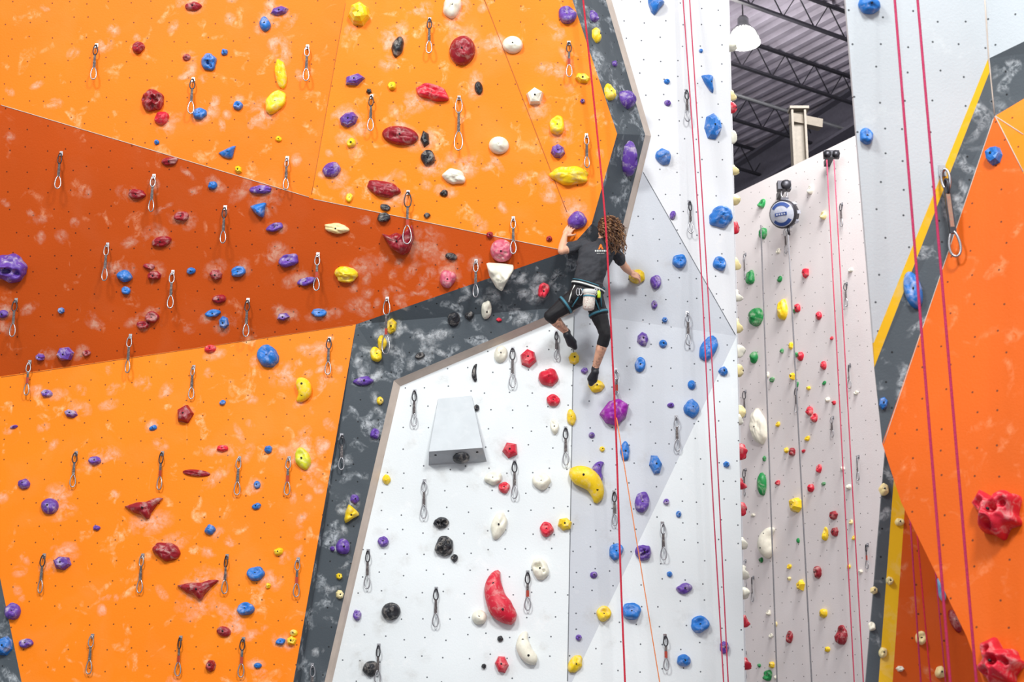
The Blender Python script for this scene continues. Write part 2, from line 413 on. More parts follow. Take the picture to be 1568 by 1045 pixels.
def hold_at(acc,p,n,W,H,col,typ,ang,rnd):
    up=(Vector((0,0,1))-n*n.z).normalized(); rt=up.cross(n)
    ca,sa=math.cos(math.radians(ang)),math.sin(math.radians(ang))
    rt,up=rt*ca+up*sa, up*ca-rt*sa
    sd=Vector((rnd.random()*99,rnd.random()*99,rnd.random()*99)); D=.5*min(W,H)+.008
    mat='h'+col
    def w(x,y,z): return p+rt*x+up*z+n*y
    if typ=='C':
        pts=[];rad=[]
        for i in range(19):
            t=i/18; a=math.radians(-75+150*t)
            x=-W*.28+(math.cos(a))*W*.55-.0; z=math.sin(a)*H*.48
            rr=min(W,H)*.30*(.45+.75*math.sin(math.pi*min(1,t*1.0+.05))**.7)*(1+.35*(.5-t))
            pts.append(w(-x+W*.05,rr*.45,z)); rad.append(rr*(1+.14*noise.noise(Vector((t*4,0,0))+sd)))
        rad[0]*=.6; rad[-1]*=.6
        tube(acc,pts,1,mat,12,radii=rad); 
        for i in (5,13): tube(acc,[pts[i]+n*rad[i]*.8,pts[i]+n*(rad[i]*1.02)],.011,'bolt',8)
        return
    if typ=='F': nt_,nr=rnd.choice((5,6,7)),3
    elif W>.2: nt_,nr=48,18
    else: nt_,nr=24,9
    rot=rnd.random()*6
    pk=[]
    if typ=='S':
        for _ in range(7): 
            a=rnd.random()*6.28; r_=rnd.uniform(.15,.75); pk.append((r_*math.cos(a),r_*math.sin(a),rnd.uniform(.14,.24)))
    if typ=='X': pk=[(-.45,.35,.17),(.1,.05,.2),(.5,.2,.15),(-.1,-.5,.16)]
    vs=[w(0,D*(.55 if typ=='J' else .95),0)];fs=[]
    def Rf(th):
        if typ=='T': return polar(BAT,th)
        if typ=='H': return polar(HEART,th)
        if typ=='V': return polar(WEDGE,th)
        if typ=='Q': return polar(PENTA,th)
        if typ=='X': return polar(CLAW,th)
        if typ=='F': return 1.02+.15*noise.noise(Vector((math.cos(th)*2,math.sin(th)*2,0))+sd)
        if typ=='O': return 1
        if typ=='S': return 1.0+.20*noise.noise(Vector((math.cos(th)*1.6,math.sin(th)*1.6,0))+sd)+.07*noise.noise(Vector((math.cos(th)*4,math.sin(th)*4,0))+sd)
        return 1+.20*noise.noise(Vector((math.cos(th)*1.3,math.sin(th)*1.3,0))+sd)+.06*noise.noise(Vector((math.cos(th)*3,math.sin(th)*3,5))+sd)
    for i in range(1,nr+1):
        if typ=='F': rho,hg=((0,1),(.5,1),(.8,.75),(1,0))[i]
        else:
            ph=i/nr*math.pi/2; rho=math.sin(ph)**(1.15); hg=math.cos(ph)**.75
        for k in range(nt_):
            th=2*math.pi*k/nt_+(rot if typ=='F' else 0)
            R=Rf(th); x=rho*R*W/2*math.cos(th); z=rho*R*H/2*math.sin(th)
            q=Vector((x/W*3,z/H*3,0))+sd
            y=D*hg*(1+.35*noise.noise(q)+.12*noise.noise(q*2.7))
            if typ=='J':
                y*=1+.35*(-z/(H/2))
                y-=D*.55*math.exp(-((x/W*3.6)**2+((z/H-.12)*4.6)**2))*(1 if rho<.9 else 0)
            for (ax_,az_,ar) in pk:
                dd2=((x/(W/2)-ax_)**2+(z/(H/2)-az_)**2)/ar**2
                y*=1-.55*math.exp(-dd2)+.10*math.exp(-(math.sqrt(dd2)-1.5)**2*4)
            if typ=='T': y*=.8
            if i==nr: y=-.003
            vs.append(w(x,max(y,-.003),z))
    for k in range(nt_):
        k2=(k+1)%nt_
        fs.append((0,1+k,1+k2))
        for i in range(nr-1):
            o=1+i*nt_; fs.append((o+k,o+nt_+k,o+nt_+k2,o+k2))
    acc.add(vs,fs,mat,typ!='F')
    if min(W,H)>.05:
        y0=D*(.5 if typ=='J' else .9)
        tube(acc,[w(0,y0-.01,0),w(0,y0+.007,0)],min(.009,min(W,H)*.10),'bolt',7)
# chalk dust patches brushed on the wall surface
chk=Acc(); CUV=[]
crn=random.Random(21)
def chalk_patch(px,py,w,h,ang):
    hit=locate_m(px,py)
    if not hit: return
    nm,p,n,mt=hit
    if nm not in('wall_left','wall_center','wall_right') or mt in('ply','yellowp'): return
    cm={'orange':'chalk_o','orange_l':'chalk_o','rust':'chalk_r','orange_r':'chalk_o','gray':'chalk_g'}.get(mt,'chalk_w')
    tol=.12 if mt=='gray' else .01
    s_=(p-CAM).dot(FWD)/F; W=w*s_/2;H=h*s_/2
    for dx,dy in ((-1,0),(1,0),(0,-1),(0,1)):
        q=locate_m(px+dx*w*.45,py+dy*h*.45)
        if not q or q[3]!=mt or (q[2]-n).length>tol: return
    up=(Vector((0,0,1))-n*n.z).normalized(); rt=up.cross(n)
    ca,sa=math.cos(ang),math.sin(ang); r2,u2=rt*ca+up*sa,up*ca-rt*sa
    o=p+n*((.006 if mt=='gray' else .0015)+.001*crn.random()); k=12
    vs=[o]+[o+r2*W*math.cos(2*math.pi*i/k)+u2*H*math.sin(2*math.pi*i/k) for i in range(k)]
    chk.add(vs,[(0,1+i,1+(i+1)%k) for i in range(k)],cm,False)
    for i in range(k):
        for a in (None,i,i+1):
            CUV.append((0,0) if a is None else (math.cos(2*math.pi*a/k),math.sin(2*math.pi*a/k)))
HACC={}
rnd=random.Random(3)
def holds(txt,want=None):
    for s in txt.replace('\n',' ').split(';'):
        s=s.strip()
        if not s: continue
        q=s.split(',')
        px,py,w,h=map(float,q[:4]); col=q[4]; typ=q[5] if len(q)>5 and q[5] else rnd.choice('JJJBBBFFO'); ang=float(q[6]) if len(q)>6 else rnd.uniform(-15,15)
        nm,p,n=locate(px,py,want)
        s_=(p-CAM).dot(FWD)/F
        hold_at(HACC.setdefault(nm,Acc()),p,n,w*s_*1.04,h*s_*1.04,col,typ,ang,rnd)
        if nm in('wall_left','wall_center') and max(w,h)>11 and crn.random()<.75:
            for _ in range(crn.choice((1,2))):
                chalk_patch(px+crn.uniform(-.9,.9)*w,py+crn.uniform(-.9,.7)*h,w*crn.uniform(1.1,1.9)+12,h*crn.uniform(1.0,1.6)+10,crn.uniform(-.8,.8))
holds("""296,10,24,14,D;212,73,18,18,D;286,88,12,10,D;234,155,34,32,D,S;248,181,22,20,R;708,78,38,44,D,O;661,142,52,24,R,J,-18;613,208,54,28,D,O,-8;587,289,50,22,D,B,-14;
428,17,28,14,P;868,23,26,26,P;908,25,14,20,P;543,122,32,18,P,F,15;534,183,28,22,P,F,25;957,153,28,28,P,B;854,232,22,22,P;960,243,26,52,P,B,25;508,260,28,22,P;892,155,8,8,P;940,98,9,9,P;884,338,30,26,P,B,20;
406,37,16,20,B;320,95,22,26,B,S;344,80,10,10,B;365,162,14,14,B;306,174,20,18,B;351,235,30,18,B,V,30;240,218,8,8,B;
550,22,34,36,Y,F,-20;430,113,18,46,Y,B;422,157,26,40,Y,J,-35;427,213,10,8,Y;365,260,12,12,Y;600,132,12,12,Y;538,219,14,14,Y;853,192,22,28,Y;872,269,58,28,Y,B,-5;892,120,24,16,Y;912,55,16,24,Y;932,142,20,28,Y;535,303,10,14,Y;841,366,9,9,D;
693,10,26,34,W,B,-20;785,69,30,26,W;819,148,26,28,W;764,223,30,26,W;696,271,34,22,W,B;
609,72,18,30,K,B;733,135,12,20,K;651,213,14,26,K,F;655,242,20,24,K,B;590,318,16,10,K;680,296,12,10,K;588,333,20,14,K;654,330,10,8,K;565,140,9,9,K;
15,410,50,44,P,S;260,247,24,12,D;210,297,26,14,D;326,284,14,12,B;399,290,34,13,P;399,322,26,24,B,V,20;278,331,22,14,D;247,370,28,15,D;421,348,26,12,P;442,399,30,20,P,J;515,350,36,15,E,B,-8;530,421,34,24,Y,B;365,416,22,16,B,J;331,421,20,16,D;293,415,14,10,B;191,423,22,18,B;236,422,22,14,D;228,408,18,9,D;469,431,30,12,P;489,479,24,13,B;343,494,16,20,B,F;326,480,22,12,B;336,458,20,12,D;434,485,20,12,P;233,486,20,16,D;219,498,20,12,D;193,445,14,12,B;94,476,10,10,B;5,481,16,12,P;100,542,28,22,P,F;62,547,14,12,P;133,541,12,9,D;610,369,48,46,D,H;691,393,18,11,K;686,427,22,26,N,B;768,384,33,34,N,O;766,422,44,46,W,V;750,360,10,10,D;832,444,16,22,R,J;
599,500,18,26,Y;585,525,14,22,Y;576,543,18,22,Y;695,489,18,22,K;719,483,14,12,K;745,474,16,28,W;764,490,8,6,R;643,545,14,10,K;556,584,30,14,P,B,10;582,614,10,12,Y;574,665,14,16,P;543,765,14,14,P;536,790,24,28,Y,V,-30;525,838,20,24,P;509,841,8,8,P;519,883,10,10,Y;520,911,12,14,E;
410,546,30,38,B,J,35;322,535,18,12,R;72,603,18,12,P;109,634,22,13,P,F;461,600,30,30,Y,C,180;284,636,26,28,D,F;341,617,10,8,B;235,656,12,8,B;22,654,12,6,P;146,706,18,14,P;341,687,18,10,R;411,689,12,12,B;464,704,22,34,L,B,25;301,725,42,10,D,O;394,743,10,12,B;37,742,18,16,P;77,776,26,24,P,O;223,781,60,34,D,T;393,776,14,10,B;148,809,12,8,P;322,812,16,16,B;96,863,28,22,P;256,845,42,26,D,B,-18;392,879,26,22,B,J;427,846,14,12,Y;411,898,8,8,Y;305,905,64,34,D,T;20,937,24,26,P;376,933,26,20,B,J;343,968,22,15,D;40,986,22,14,P;8,990,24,30,B;430,983,14,10,B;447,982,16,14,Y;323,1020,16,18,D;395,1020,12,8,B;450,970,12,10,Y;255,1060,20,16,P;80,1070,26,20,B;
767,543,20,26,W;728,571,9,28,K,C;809,549,24,30,R;840,579,28,26,R;847,614,20,18,R;875,640,14,24,Y;849,654,12,22,W;781,690,24,26,R;730,625,8,10,K;755,733,24,20,W;772,747,16,18,R;829,738,26,28,W;592,735,12,16,Y;587,830,16,16,P;676,801,22,17,K,S;681,837,28,30,K,S;696,855,10,12,K;764,805,22,42,W,B,-15;837,811,20,22,R;865,803,22,20,Y;827,872,24,34,W,S;769,914,44,78,R,C,20;599,937,28,26,K,O;547,943,12,16,P;734,946,22,22,W;766,979,9,9,K;809,992,30,46,W,C,20;568,1025,22,24,K;768,1018,20,28,R;741,1021,8,8,K;
1003,10,28,28,B,V;1021,125,9,8,B;1073,78,6,6,B;1086,128,18,32,B,V,20;1091,194,26,40,B,F;1022,158,10,9,P;1015,240,22,26,B,B;1103,333,38,30,B,B,15;1101,404,20,20,B,J;1041,400,22,20,B;975,424,24,20,Y,B;1004,432,16,22,P;984,520,18,22,P,F;1002,467,9,12,P;1018,490,9,9,B;1015,527,12,12,B;1084,534,24,42,B,J,-30;980,559,16,22,B;1107,569,14,14,B;1059,590,12,14,B;1059,626,22,28,B,B;940,632,44,42,M,Q;1027,621,10,8,P;913,592,24,18,Y,B;879,549,16,20,Y;957,692,14,28,B,B;1004,712,18,32,B,F;918,723,22,30,P,C;922,688,8,8,Y;906,667,9,9,P;898,746,42,56,Y,C,225;983,770,22,30,P,J;1020,769,9,9,P;1112,712,10,10,B;1039,788,8,10,B;943,845,20,26,B,J;985,847,24,24,P,S;909,881,11,10,P;966,937,28,26,B,J;924,941,22,22,Y,J;1071,957,28,24,B,J;1047,902,24,15,P,B,15;1109,992,14,20,P;1047,1012,20,18,B;881,1018,20,28,Y,B,-30;1025,880,8,8,B;886,977,9,9,P;1030,330,9,14,P;895,568,10,10,P;1036,1060,12,12,B;
1168,312,12,14,G;1170,358,14,18,G;1150,425,16,24,G;1160,486,26,28,G;1156,548,14,18,G;1168,742,16,34,G;1198,538,6,7,G;1177,1035,16,16,G;1200,475,18,34,Y;1212,530,8,12,Y;1221,774,22,24,Y;1215,577,10,12,Y;1192,650,8,8,Y;1228,897,14,18,Y;1237,672,10,8,Y;1265,818,10,20,Y;1262,940,14,14,Y;1183,1019,10,10,Y;1268,995,10,8,Y;
1235,418,12,16,R;1222,472,10,14,R;1255,484,10,12,R;1227,546,10,14,R;1262,560,10,14,R;1241,630,12,14,R;1248,640,12,14,R;1214,693,12,12,D;1243,748,12,12,R;1255,718,10,12,R;1278,790,14,14,D;1280,815,12,16,D;1253,877,14,18,D;1210,976,12,18,D;1290,973,20,28,D;1165,655,26,52,W;1181,830,32,40,W,C;1262,330,12,12,E;1242,290,10,14,W;1192,740,8,8,R;1205,690,8,8,Y;
1330,8,32,28,B,B;1326,209,20,26,B,J;1523,240,26,30,B,F;1398,445,26,58,B,O,10;1353,618,14,20,B;1441,904,12,36,C,O;1530,790,78,84,R,X;1532,1020,76,72,R,X,-25;1462,952,14,36,D,O,20;
1353,750,14,18,E;1377,800,14,12,E;1362,890,12,14,E;1352,1000,12,16,E;1410,978,16,20,E;1378,1025,12,10,W;1338,905,12,12,E;1440,1030,16,18,E;1335,960,10,14,W""")
s=""
for _ in range(34):
    s+="%f,%f,%f,%f,%s;"%(rnd.uniform(1150,1320),rnd.uniform(330,1040),rnd.uniform(5,9),rnd.uniform(5,9),rnd.choice('WWWERYG'))
holds(s)
for _ in range(230):
    x,y=crn.uniform(-40,940),crn.uniform(-30,1070)
    chalk_patch(x,y,crn.uniform(14,48),crn.uniform(12,32),crn.uniform(-1.2,1.2))
for _ in range(190):   # denser on the gray band
    t=crn.random()
    if t<.5: chalk_patch(crn.uniform(550,900),crn.uniform(400,590),crn.uniform(14,42),crn.uniform(12,28),crn.uniform(-1.2,1.2))
    else: chalk_patch(crn.uniform(450,600),crn.uniform(540,1050),crn.uniform(12,28),crn.uniform(14,40),crn.uniform(-1.2,1.2))
chk.build('chalk_smudges',uvs=CUV)
for i in range(22):
    py=60+i*46+rnd.uniform(-12,12)
    a,b=(V['tr'],V['p']) if py<515 else (V['p'],V['pb'])
    pa,pb_=(VP['tr'][1],VP['p'][1]) if py<515 else (VP['p'][1],VP['pb'][1])
    P=a.lerp(b,(py-pa)/(pb_-pa))+dv*rnd.uniform(.04,.4)
    nrm=Vector((dv.y,-dv.x,0)).normalized()
    hold_at(HACC.setdefault('wall_center_return',Acc()),P,nrm,rnd.uniform(.08,.14),rnd.uniform(.08,.16),rnd.choice('WEWER'),rnd.choice('BJ'),0,rnd)
for nm,ac in HACC.items(): ac.build('climbing_holds')
# ------------------------------------------------------------ box volume on white wall
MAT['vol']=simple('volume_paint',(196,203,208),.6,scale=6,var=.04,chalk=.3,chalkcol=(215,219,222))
MAT['vold']=simple('volume_side_shaded',(176,182,188),.55,scale=6,var=.06,chalk=.3)  # darker copy of the volume paint; underside and side shade put into colour
acc=Acc()
bk=[locate(x,y)[1]+Vector((0,.02,0)) for x,y in ((670,612),(722,607),(746,709),(656,714))]
yb=bk[3].y-.24
fr=[atY(657,692,yb),atY(739,686,yb+.02)]
mid=[atY(671,611,bk[0].y-.04),atY(722,606,bk[1].y-.04)]
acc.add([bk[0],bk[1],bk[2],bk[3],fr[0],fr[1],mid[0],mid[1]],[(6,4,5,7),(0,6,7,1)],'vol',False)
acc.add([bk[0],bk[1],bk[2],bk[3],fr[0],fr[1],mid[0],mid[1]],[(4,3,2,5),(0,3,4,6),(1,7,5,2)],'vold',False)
vc=(bk[2]+bk[3]+fr[0]+fr[1])/4; vn=(fr[0]-bk[3]).cross(fr[1]-fr[0]).normalized()
if vn.z>0: vn=-vn
lathe(acc,vc+Vector((.04,0,0)),[(.001,.05),(.045,.045),(.075,.025),(.08,0)],'hK',14,axis=vn)
for t in (.12,.5,.88):
    q=fr[0].lerp(fr[1],t)*.75+bk[3].lerp(bk[2],t)*.25
    tube(acc,[q-vn*.002,q+vn*.004],.012,'bolt',7)
acc.build('wall_volume_box')
# ------------------------------------------------------------ quickdraws
MAT['sling']=simple('sling_webbing',(84,78,80),.8,chalk=.3,scale=40)
MAT['slingr']=simple('sling_red_tape',(165,60,45),.8)
MAT['gate']=simple('carabiner_steel',(165,165,170),.3,.85)
MAT['dkmetal']=simple('dark_steel',(60,60,66),.4,.7)
def carab(acc,c,rt,dn,hw,hl,r,mat):
    pts=[]
    for k in range(18):
        a=2*math.pi*k/18; x=math.sin(a)*hw*(1.0+.25*math.cos(a)); z=math.cos(a)*hl
        pts.append(c+rt*x+dn*z)
    tube(acc,pts,r,mat,5,closed=True)
QA={}
def qd(px,py,L=56,want=None):
    nm,p,n=locate(px,py,want); s_=(p-CAM).dot(FWD)/F
    Lm=L*s_/math.cos(PITCH*.7); ac=QA.setdefault(nm,Acc())
    o=n*.035
    dn=Vector((0,0,-1)); dn=(dn-n*min(0,dn.dot(n))).normalized()
    tw=rnd.uniform(-.7,.7); rt0=dn.cross(n).normalized(); rt=(rt0*math.cos(tw)+n*math.sin(tw))
    box(ac,p+n*.004+dn*.0,rt0*.015,dn*.022,n*.004,'gate')
    tube(ac,[p+n*.002,p+n*.018],.010,'gate',6)
    cl=Lm*.15
    c1=p+o+dn*cl; carab(ac,c1,rt,dn,cl*.42,cl*1.0,.006,'dkmetal' if rnd.random()<.6 else 'gate')
    a=c1+dn*cl*.85; b=p+o+dn*(Lm-cl*2.3)
    box(ac,(a+b)/2,rt*.011,(b-a)/2,rt.cross(dn)*.004,'sling')
    box(ac,b-dn*.03,rt*.0125,dn*.03,rt.cross(dn)*.0055,rnd.choice(('slingr','sling','sling')))
    tw2=rnd.uniform(-.5,.5); rt2=(rt0*math.cos(tw2)+n*math.sin(tw2))
    c2=b+dn*cl*1.15; carab(ac,c2,rt2,dn,cl*.50,cl*1.2,.0062,'gate')
Q=[(148,70),(296,122),(471,72),(658,30),(569,148),(703,150,85),(871,66),(898,208,52),(440,243,50),(94,235),(236,270),(165,375),(345,318),(265,417),(487,390),(380,460),(25,460),(625,295,82),(786,335),(729,400),(593,458,85),(852,510,42),(200,515),(46,555,50),(505,520),(297,563,50),(117,695,52),(249,695),(367,703),(443,703),(523,668,52),(68,852),(219,852),(348,853),(457,858),(142,975),(277,978),(373,980),(478,1020),(635,600,54),(785,535,60),(866,657),(788,708),(650,738),(564,845),(668,903),(808,878),(580,990),(1050,140,50),(1055,310,50),(1052,480,50),(1035,640,52),(1014,803,54),(1018,975,50),(943,568,50),(940,755,50),
(1290,313,36),(1205,352,38),(1297,435,36),(1221,596,36),(1302,560,36),(1315,700,36),(1329,835,36),(1154,885,36),(1276,640,30)]
for q in Q: qd(*q)
for y in (390,600,720,860,1000): qd(1142,y,40,'wall_back')
for nm2,ac in QA.items(): ac.build('quickdraws')
# big quickdraw on right wall
MAT['slingt']=simple('sling_patterned_tan',(150,118,100),.8,chalk=.4,scale=60,chalkcol=(190,60,60))
ac=Acc(); nm,p,n=locate(1442,262); s_=(p-CAM).dot(FWD)/F; Lm=138*s_; rt=Vector((1,0,0)); ff=Vector((0,-1,0))
p=p+n*.05
dirn=Vector((.05,-.02,-1)).normalized()
dirn=(dirn-n*min(0,dirn.dot(n))).normalized()
def pear(ac,c,r1,r2,hl,dn,rt,r,mat):
    pts=[]
    for k in range(24):
        a=2*math.pi*k/24; ww=(r1*(1+math.cos(a))/2+r2*(1-math.cos(a))/2)
        pts.append(c+rt*math.sin(a)*ww+dn*math.cos(a)*hl)
    tube(ac,pts,r,mat,8,closed=True)
box(ac,p-n*.045,rt*.025,n*.006,dirn*.04,'gate'); tube(ac,[p-n*.05,p-n*.015],.014,'gate',6)
pear(ac,p+dirn*.07,.026,.030,.075,dirn,(rt*.8+ff*.5).normalized(),.009,'gate')
pear(ac,p+dirn*.12,.020,.020,.05,dirn,(rt*.3+ff*.9).normalized(),.009,'dkmetal')
a=p+dirn*.13;b=p+dirn*(Lm-.15)
sx=(rt-dirn*rt.dot(dirn)).normalized(); sy=sx.cross(dirn)
box(ac,(a+b)/2,sx*.017,(b-a)/2,sy*.006,'slingt')
for s in (-1,1): box(ac,(a+b)/2+sx*.018*s,sx*.004,(b-a)/2,sy*.008,'dkmetal')
for t in (.06,.94): box(ac,a.lerp(b,t),sx*.021,(b-a)*.07,sy*.010,'dkmetal')
pear(ac,b+dirn*.075,.044,.026,.088,dirn,(rt*.9+ff*.3).normalized(),.009,'gate')
ac.build('quickdraw')
# ------------------------------------------------------------ ropes
MAT['rope_red']=simple('rope_crimson',(195,22,52),.7,scale=120,var=.3)
MAT['rope_pink']=simple('rope_rose',(190,60,90),.7,scale=120,var=.3)
MAT['rope_mag']=simple('rope_magenta',(175,25,80),.7,scale=120,var=.3)
MAT['rope_gray']=simple('rope_gray',(120,120,125),.7,scale=120,var=.3)
MAT['rope_orange']=simple('rope_orange',(225,130,70),.7,scale=120,var=.3)
def rope(pts,Y,r,mat):
    ac=Acc(); P=[]
    Ys=Y if isinstance(Y,(list,tuple)) else [Y]*len(pts)
    P=[atY(x,y,yy*SC) for (x,y),yy in zip(pts,Ys)]
    a=P[0]+(P[0]-P[1]).normalized()*2.0; P=[a]+P
    d=(P[-1]-P[-2]).normalized(); t=(P[-1].z-.03)/max(.05,-d.z)
    P.append(P[-1]+d*t)
    out=[]
    for i in range(len(P)-1):
        p0=P[max(0,i-1)];p1=P[i];p2=P[i+1];p3=P[min(len(P)-1,i+2)]
        for k in range(8):
            t=k/8
            out.append(.5*((2*p1)+(p2-p0)*t+(2*p0-5*p1+4*p2-p3)*t*t+(3*p1-p0-3*p2+p3)*t**3))
    out.append(P[-1])
    tube(ac,out,r,mat,7); ac.build('climbing_rope')
rope([(893,0),(914,200),(927,340),(934,470),(943,660),(950,870),(957,1045)],[12.6,12.85,12.9,12.95,13.1,13.2,13.2],.0088,'rope_red')
rope([(1046,0),(1069,330),(1088,700),(1108,1045)],13.15,.0062,'rope_pink')
rope([(1056,0),(1080,380),(1098,700),(1115,1045)],13.2,.0062,'rope_pink')
rope([(1370,0),(1412,520),(1455,1045)],8.6,.0085,'rope_mag')
rope([(1405,0),(1450,520),(1495,1045)],8.6,.0085,'rope_mag')
def rope2(a,b,r,mat):
    ac=Acc(); d=(b-a); P=[a+d*(i/10) for i in range(11)]; tube(ac,P,r,mat,6); ac.build('climbing_rope')
def rope_seg(x1,y1,Y1,x2,y2,Y2,r,mat,tofloor=True):
    a=atY(x1,y1,Y1*SC);b=atY(x2,y2,Y2*SC)
    if tofloor:
        d=(b-a).normalized(); b=b+d*((b.z-.03)/-d.z)
    rope2(a,b,r,mat)
rope_seg(944,640,13.2,1010,1045,13.2,.005,'rope_orange')
rope_seg(1165,345,19.3,1190,1045,19.3,.010,'rope_gray')
rope_seg(1207,360,18.6,1243,1045,18.6,.010,'rope_gray')
rope_seg(1266,245,18.2,1308,1045,18.2,.008,'rope_pink')
rope_seg(1277,245,18.2,1322,1045,18.2,.008,'rope_pink')
rope_seg(1392,770,9.95,1410,1045,9.9,.006,'rope_mag')
rope_seg(1400,770,9.95,1425,1045,9.9,.006,'rope_red')
rope_seg(1432,870,9.95,1448,1045,9.9,.005,'rope_mag')
# ------------------------------------------------------------ auto belay
MAT['abw']=simple('belay_device_gray',(178,184,198),.5,chalk=.3)
MAT['abb']=simple('belay_device_blue',(45,72,135),.5)
ac=Acc(); _,gp,gn=locate(1198,300,'wall_back'); c=atY(1200,328,gp.y-.45)
ax=Vector((-.70,-1,-.38)).normalized()
lathe(ac,c,[(.13,-.17),(.165,-.14),(.18,-.10),(.18,-.02)],'dkmetal',28,axis=ax)
lathe(ac,c,[(.18,-.02),(.195,-.005),(.195,.03),(.172,.055)],'dkmetal',28,axis=ax)
lathe(ac,c,[(.172,.055),(.12,.078),(.05,.09),(.001,.092)],'abw',28,axis=ax)
lathe(ac,c,[(.13,-.17),(.001,-.17)],'dkmetal',28,axis=ax)
x_=Vector((1,-.5,0)); x_=(x_-ax*x_.dot(ax)).normalized(); y_=ax.cross(x_)
if y_.z<0: y_=-y_
def arc(r0,r1,h0,h1,a0,a1,mat,n=14):
    vs=[];fs=[]
    for i in range(n+1):
        a=math.radians(a0+(a1-a0)*i/n); d=x_*math.cos(a)+y_*math.sin(a)
        vs+=[c+d*r0+ax*h0,c+d*r1+ax*h1]
    for i in range(n): fs.append((2*i,2*i+1,2*i+3,2*i+2))
    ac.add(vs,fs,mat)
arc(.115,.16,.082,.064,35,145,'abb'); arc(.115,.16,.082,.064,215,325,'abb')
box(ac,c+ax*.092,x_*.085,y_*.022,ax*.004,'abb')
for k in range(4): box(ac,c+ax*.098+x_*(-.055+.036*k),x_*.010,y_*.011,ax*.002,'abw')
for k in range(9):
    a=2*math.pi*k/9; d=x_*math.cos(a)+y_*math.sin(a); q=c+d*.186-ax*.06
    box(ac,q,d*.012,ax.cross(d)*.022,ax*.05,'abw')
box(ac,c+Vector((0,0,.19))-ax*.05,Vector((.05,0,0)),Vector((0,.03,0)),Vector((0,0,.04)),'dkmetal')
carab(ac,c+Vector((0,0,.30))-ax*.05,Vector((1,0,0)),Vector((0,0,-1)),.04,.08,.012,'gate')
top=c+Vector((0,0,.40))-ax*.05
beam(ac,top,Vector((top.x,gp.y+.05,top.z+.02)),.06,.08,'dkmetal')
box(ac,top,Vector((.09,0,0)),Vector((0,.06,0)),Vector((0,0,.06)),'dkmetal')
lathe(ac,top+Vector((.02,-.07,0)),[(.06,-.02),(.07,0),(.06,.02),(.001,.02)],'dkmetal',16,axis=Vector((0,-1,0)))
tube(ac,[c+Vector((.05,-.0,-.17)),c+Vector((.06,0,-.3))],.018,'dkmetal',6)
ac.build('auto_belay_device')
ac=Acc(); _,gp,gn=locate(1273,245,'wall_back'); top=atY(1273,237,gp.y-.3)
beam(ac,top,Vector((top.x,gp.y+.03,top.z)),.08,.07,'dkmetal')
box(ac,top,Vector((.10,0,0)),Vector((0,.04,0)),Vector((0,0,.05)),'dkmetal')
for dx in (-.06,.05): lathe(ac,top+Vector((dx,-.05,-.01)),[(.05,-.02),(.035,0),(.05,.02),(.001,.021)],'dkmetal',16,axis=Vector((0,-1,0)))
ac.build('rope_pulley_anchor')

# ------------------------------------------------------------ climber
climber=bpy.data.objects.new('climber',None); scene.collection.objects.link(climber)
MAT['skin']=simple('skin',(226,172,142),.5,scale=8,var=.06)
MAT['tattoo']=simple('tattooed_skin',(222,168,140),.5,scale=17,chalk=.8,chalkcol=(75,64,66))
MAT['shirt']=simple('charcoal_tshirt',(56,58,64),.85,scale=9,var=.2,bump=.5)
MAT['legging']=simple('black_leggings',(22,22,27),.7,scale=9,var=.25)
MAT['shoe']=simple('climbing_shoe_rubber',(30,32,40),.5,scale=20)
MAT['hair']=simple('brown_curly_hair',(84,54,36),.5,scale=30,var=.35)
MAT['hair2']=simple('light_brown_hair',(150,108,70),.5,scale=30,var=.3)
MAT['teal']=simple('harness_teal',(60,120,140),.7)
MAT['harn']=simple('harness_black',(30,32,38),.7)
MAT['wht']=simple('harness_white',(215,218,215),.7)
MAT['chalkbag']=simple('chalk_bag_fabric',(222,215,205),.8,scale=45,chalk=.9,chalkcol=(150,60,70))
MAT['gearg']=simple('lime_device',(190,215,40),.4)
MAT['logo']=simple('print_orange',(245,130,40),.8)
MAT['eye']=simple('eye_white',(240,240,240),.2); MAT['iris']=simple('eye_iris',(50,35,25),.2); MAT['lip']=simple('lips',(180,90,85),.4)
def J(px,py,Y): return atY(px,py,Y)
neck=J(922,371,14.50); head=J(929,352,14.49); chest=J(913,389,14.50); midb=J(906,412,14.50); waist=J(901,432,14.53); pelvis=J(897,450,14.56); crotch=J(896,464,14.58)
Ls=J(889,376,14.53); Rs=J(940,384,14.56); Le=J(860,384,14.42); Lw=J(865,361,14.48)
Re=J(956,408,14.74); Rw=J(965,418,14.84)
Lh=J(884,455,14.57); Lk=J(842,484,14.60); La=J(868,509,14.82); Lt=J(879,531,14.88)
Rh=J(909,457,14.57); Rk=J(927,512,14.60); Ra=J(911,566,14.80); Rt=J(905,586,14.85)
prims=[]
bacc=Acc()
def ell(c,ax,ay,az,lab=None,seg=16):
    vs=[];fs=[]
    for i in range(seg+1):
        ph=math.pi*i/seg
        for k in range(seg):
            th=2*math.pi*k/seg
            vs.append(c+ax*math.sin(ph)*math.cos(th)+ay*math.sin(ph)*math.sin(th)+az*math.cos(ph))
    for i in range(seg):
        for k in range(seg):
            k2=(k+1)%seg; fs.append((i*seg+k,(i+1)*seg+k,(i+1)*seg+k2,i*seg+k2))
    bacc.add(vs,fs,'skin')
    if lab: r=min(ax.length,ay.length,az.length); prims.append((c,c+az*.01,r,r,lab))
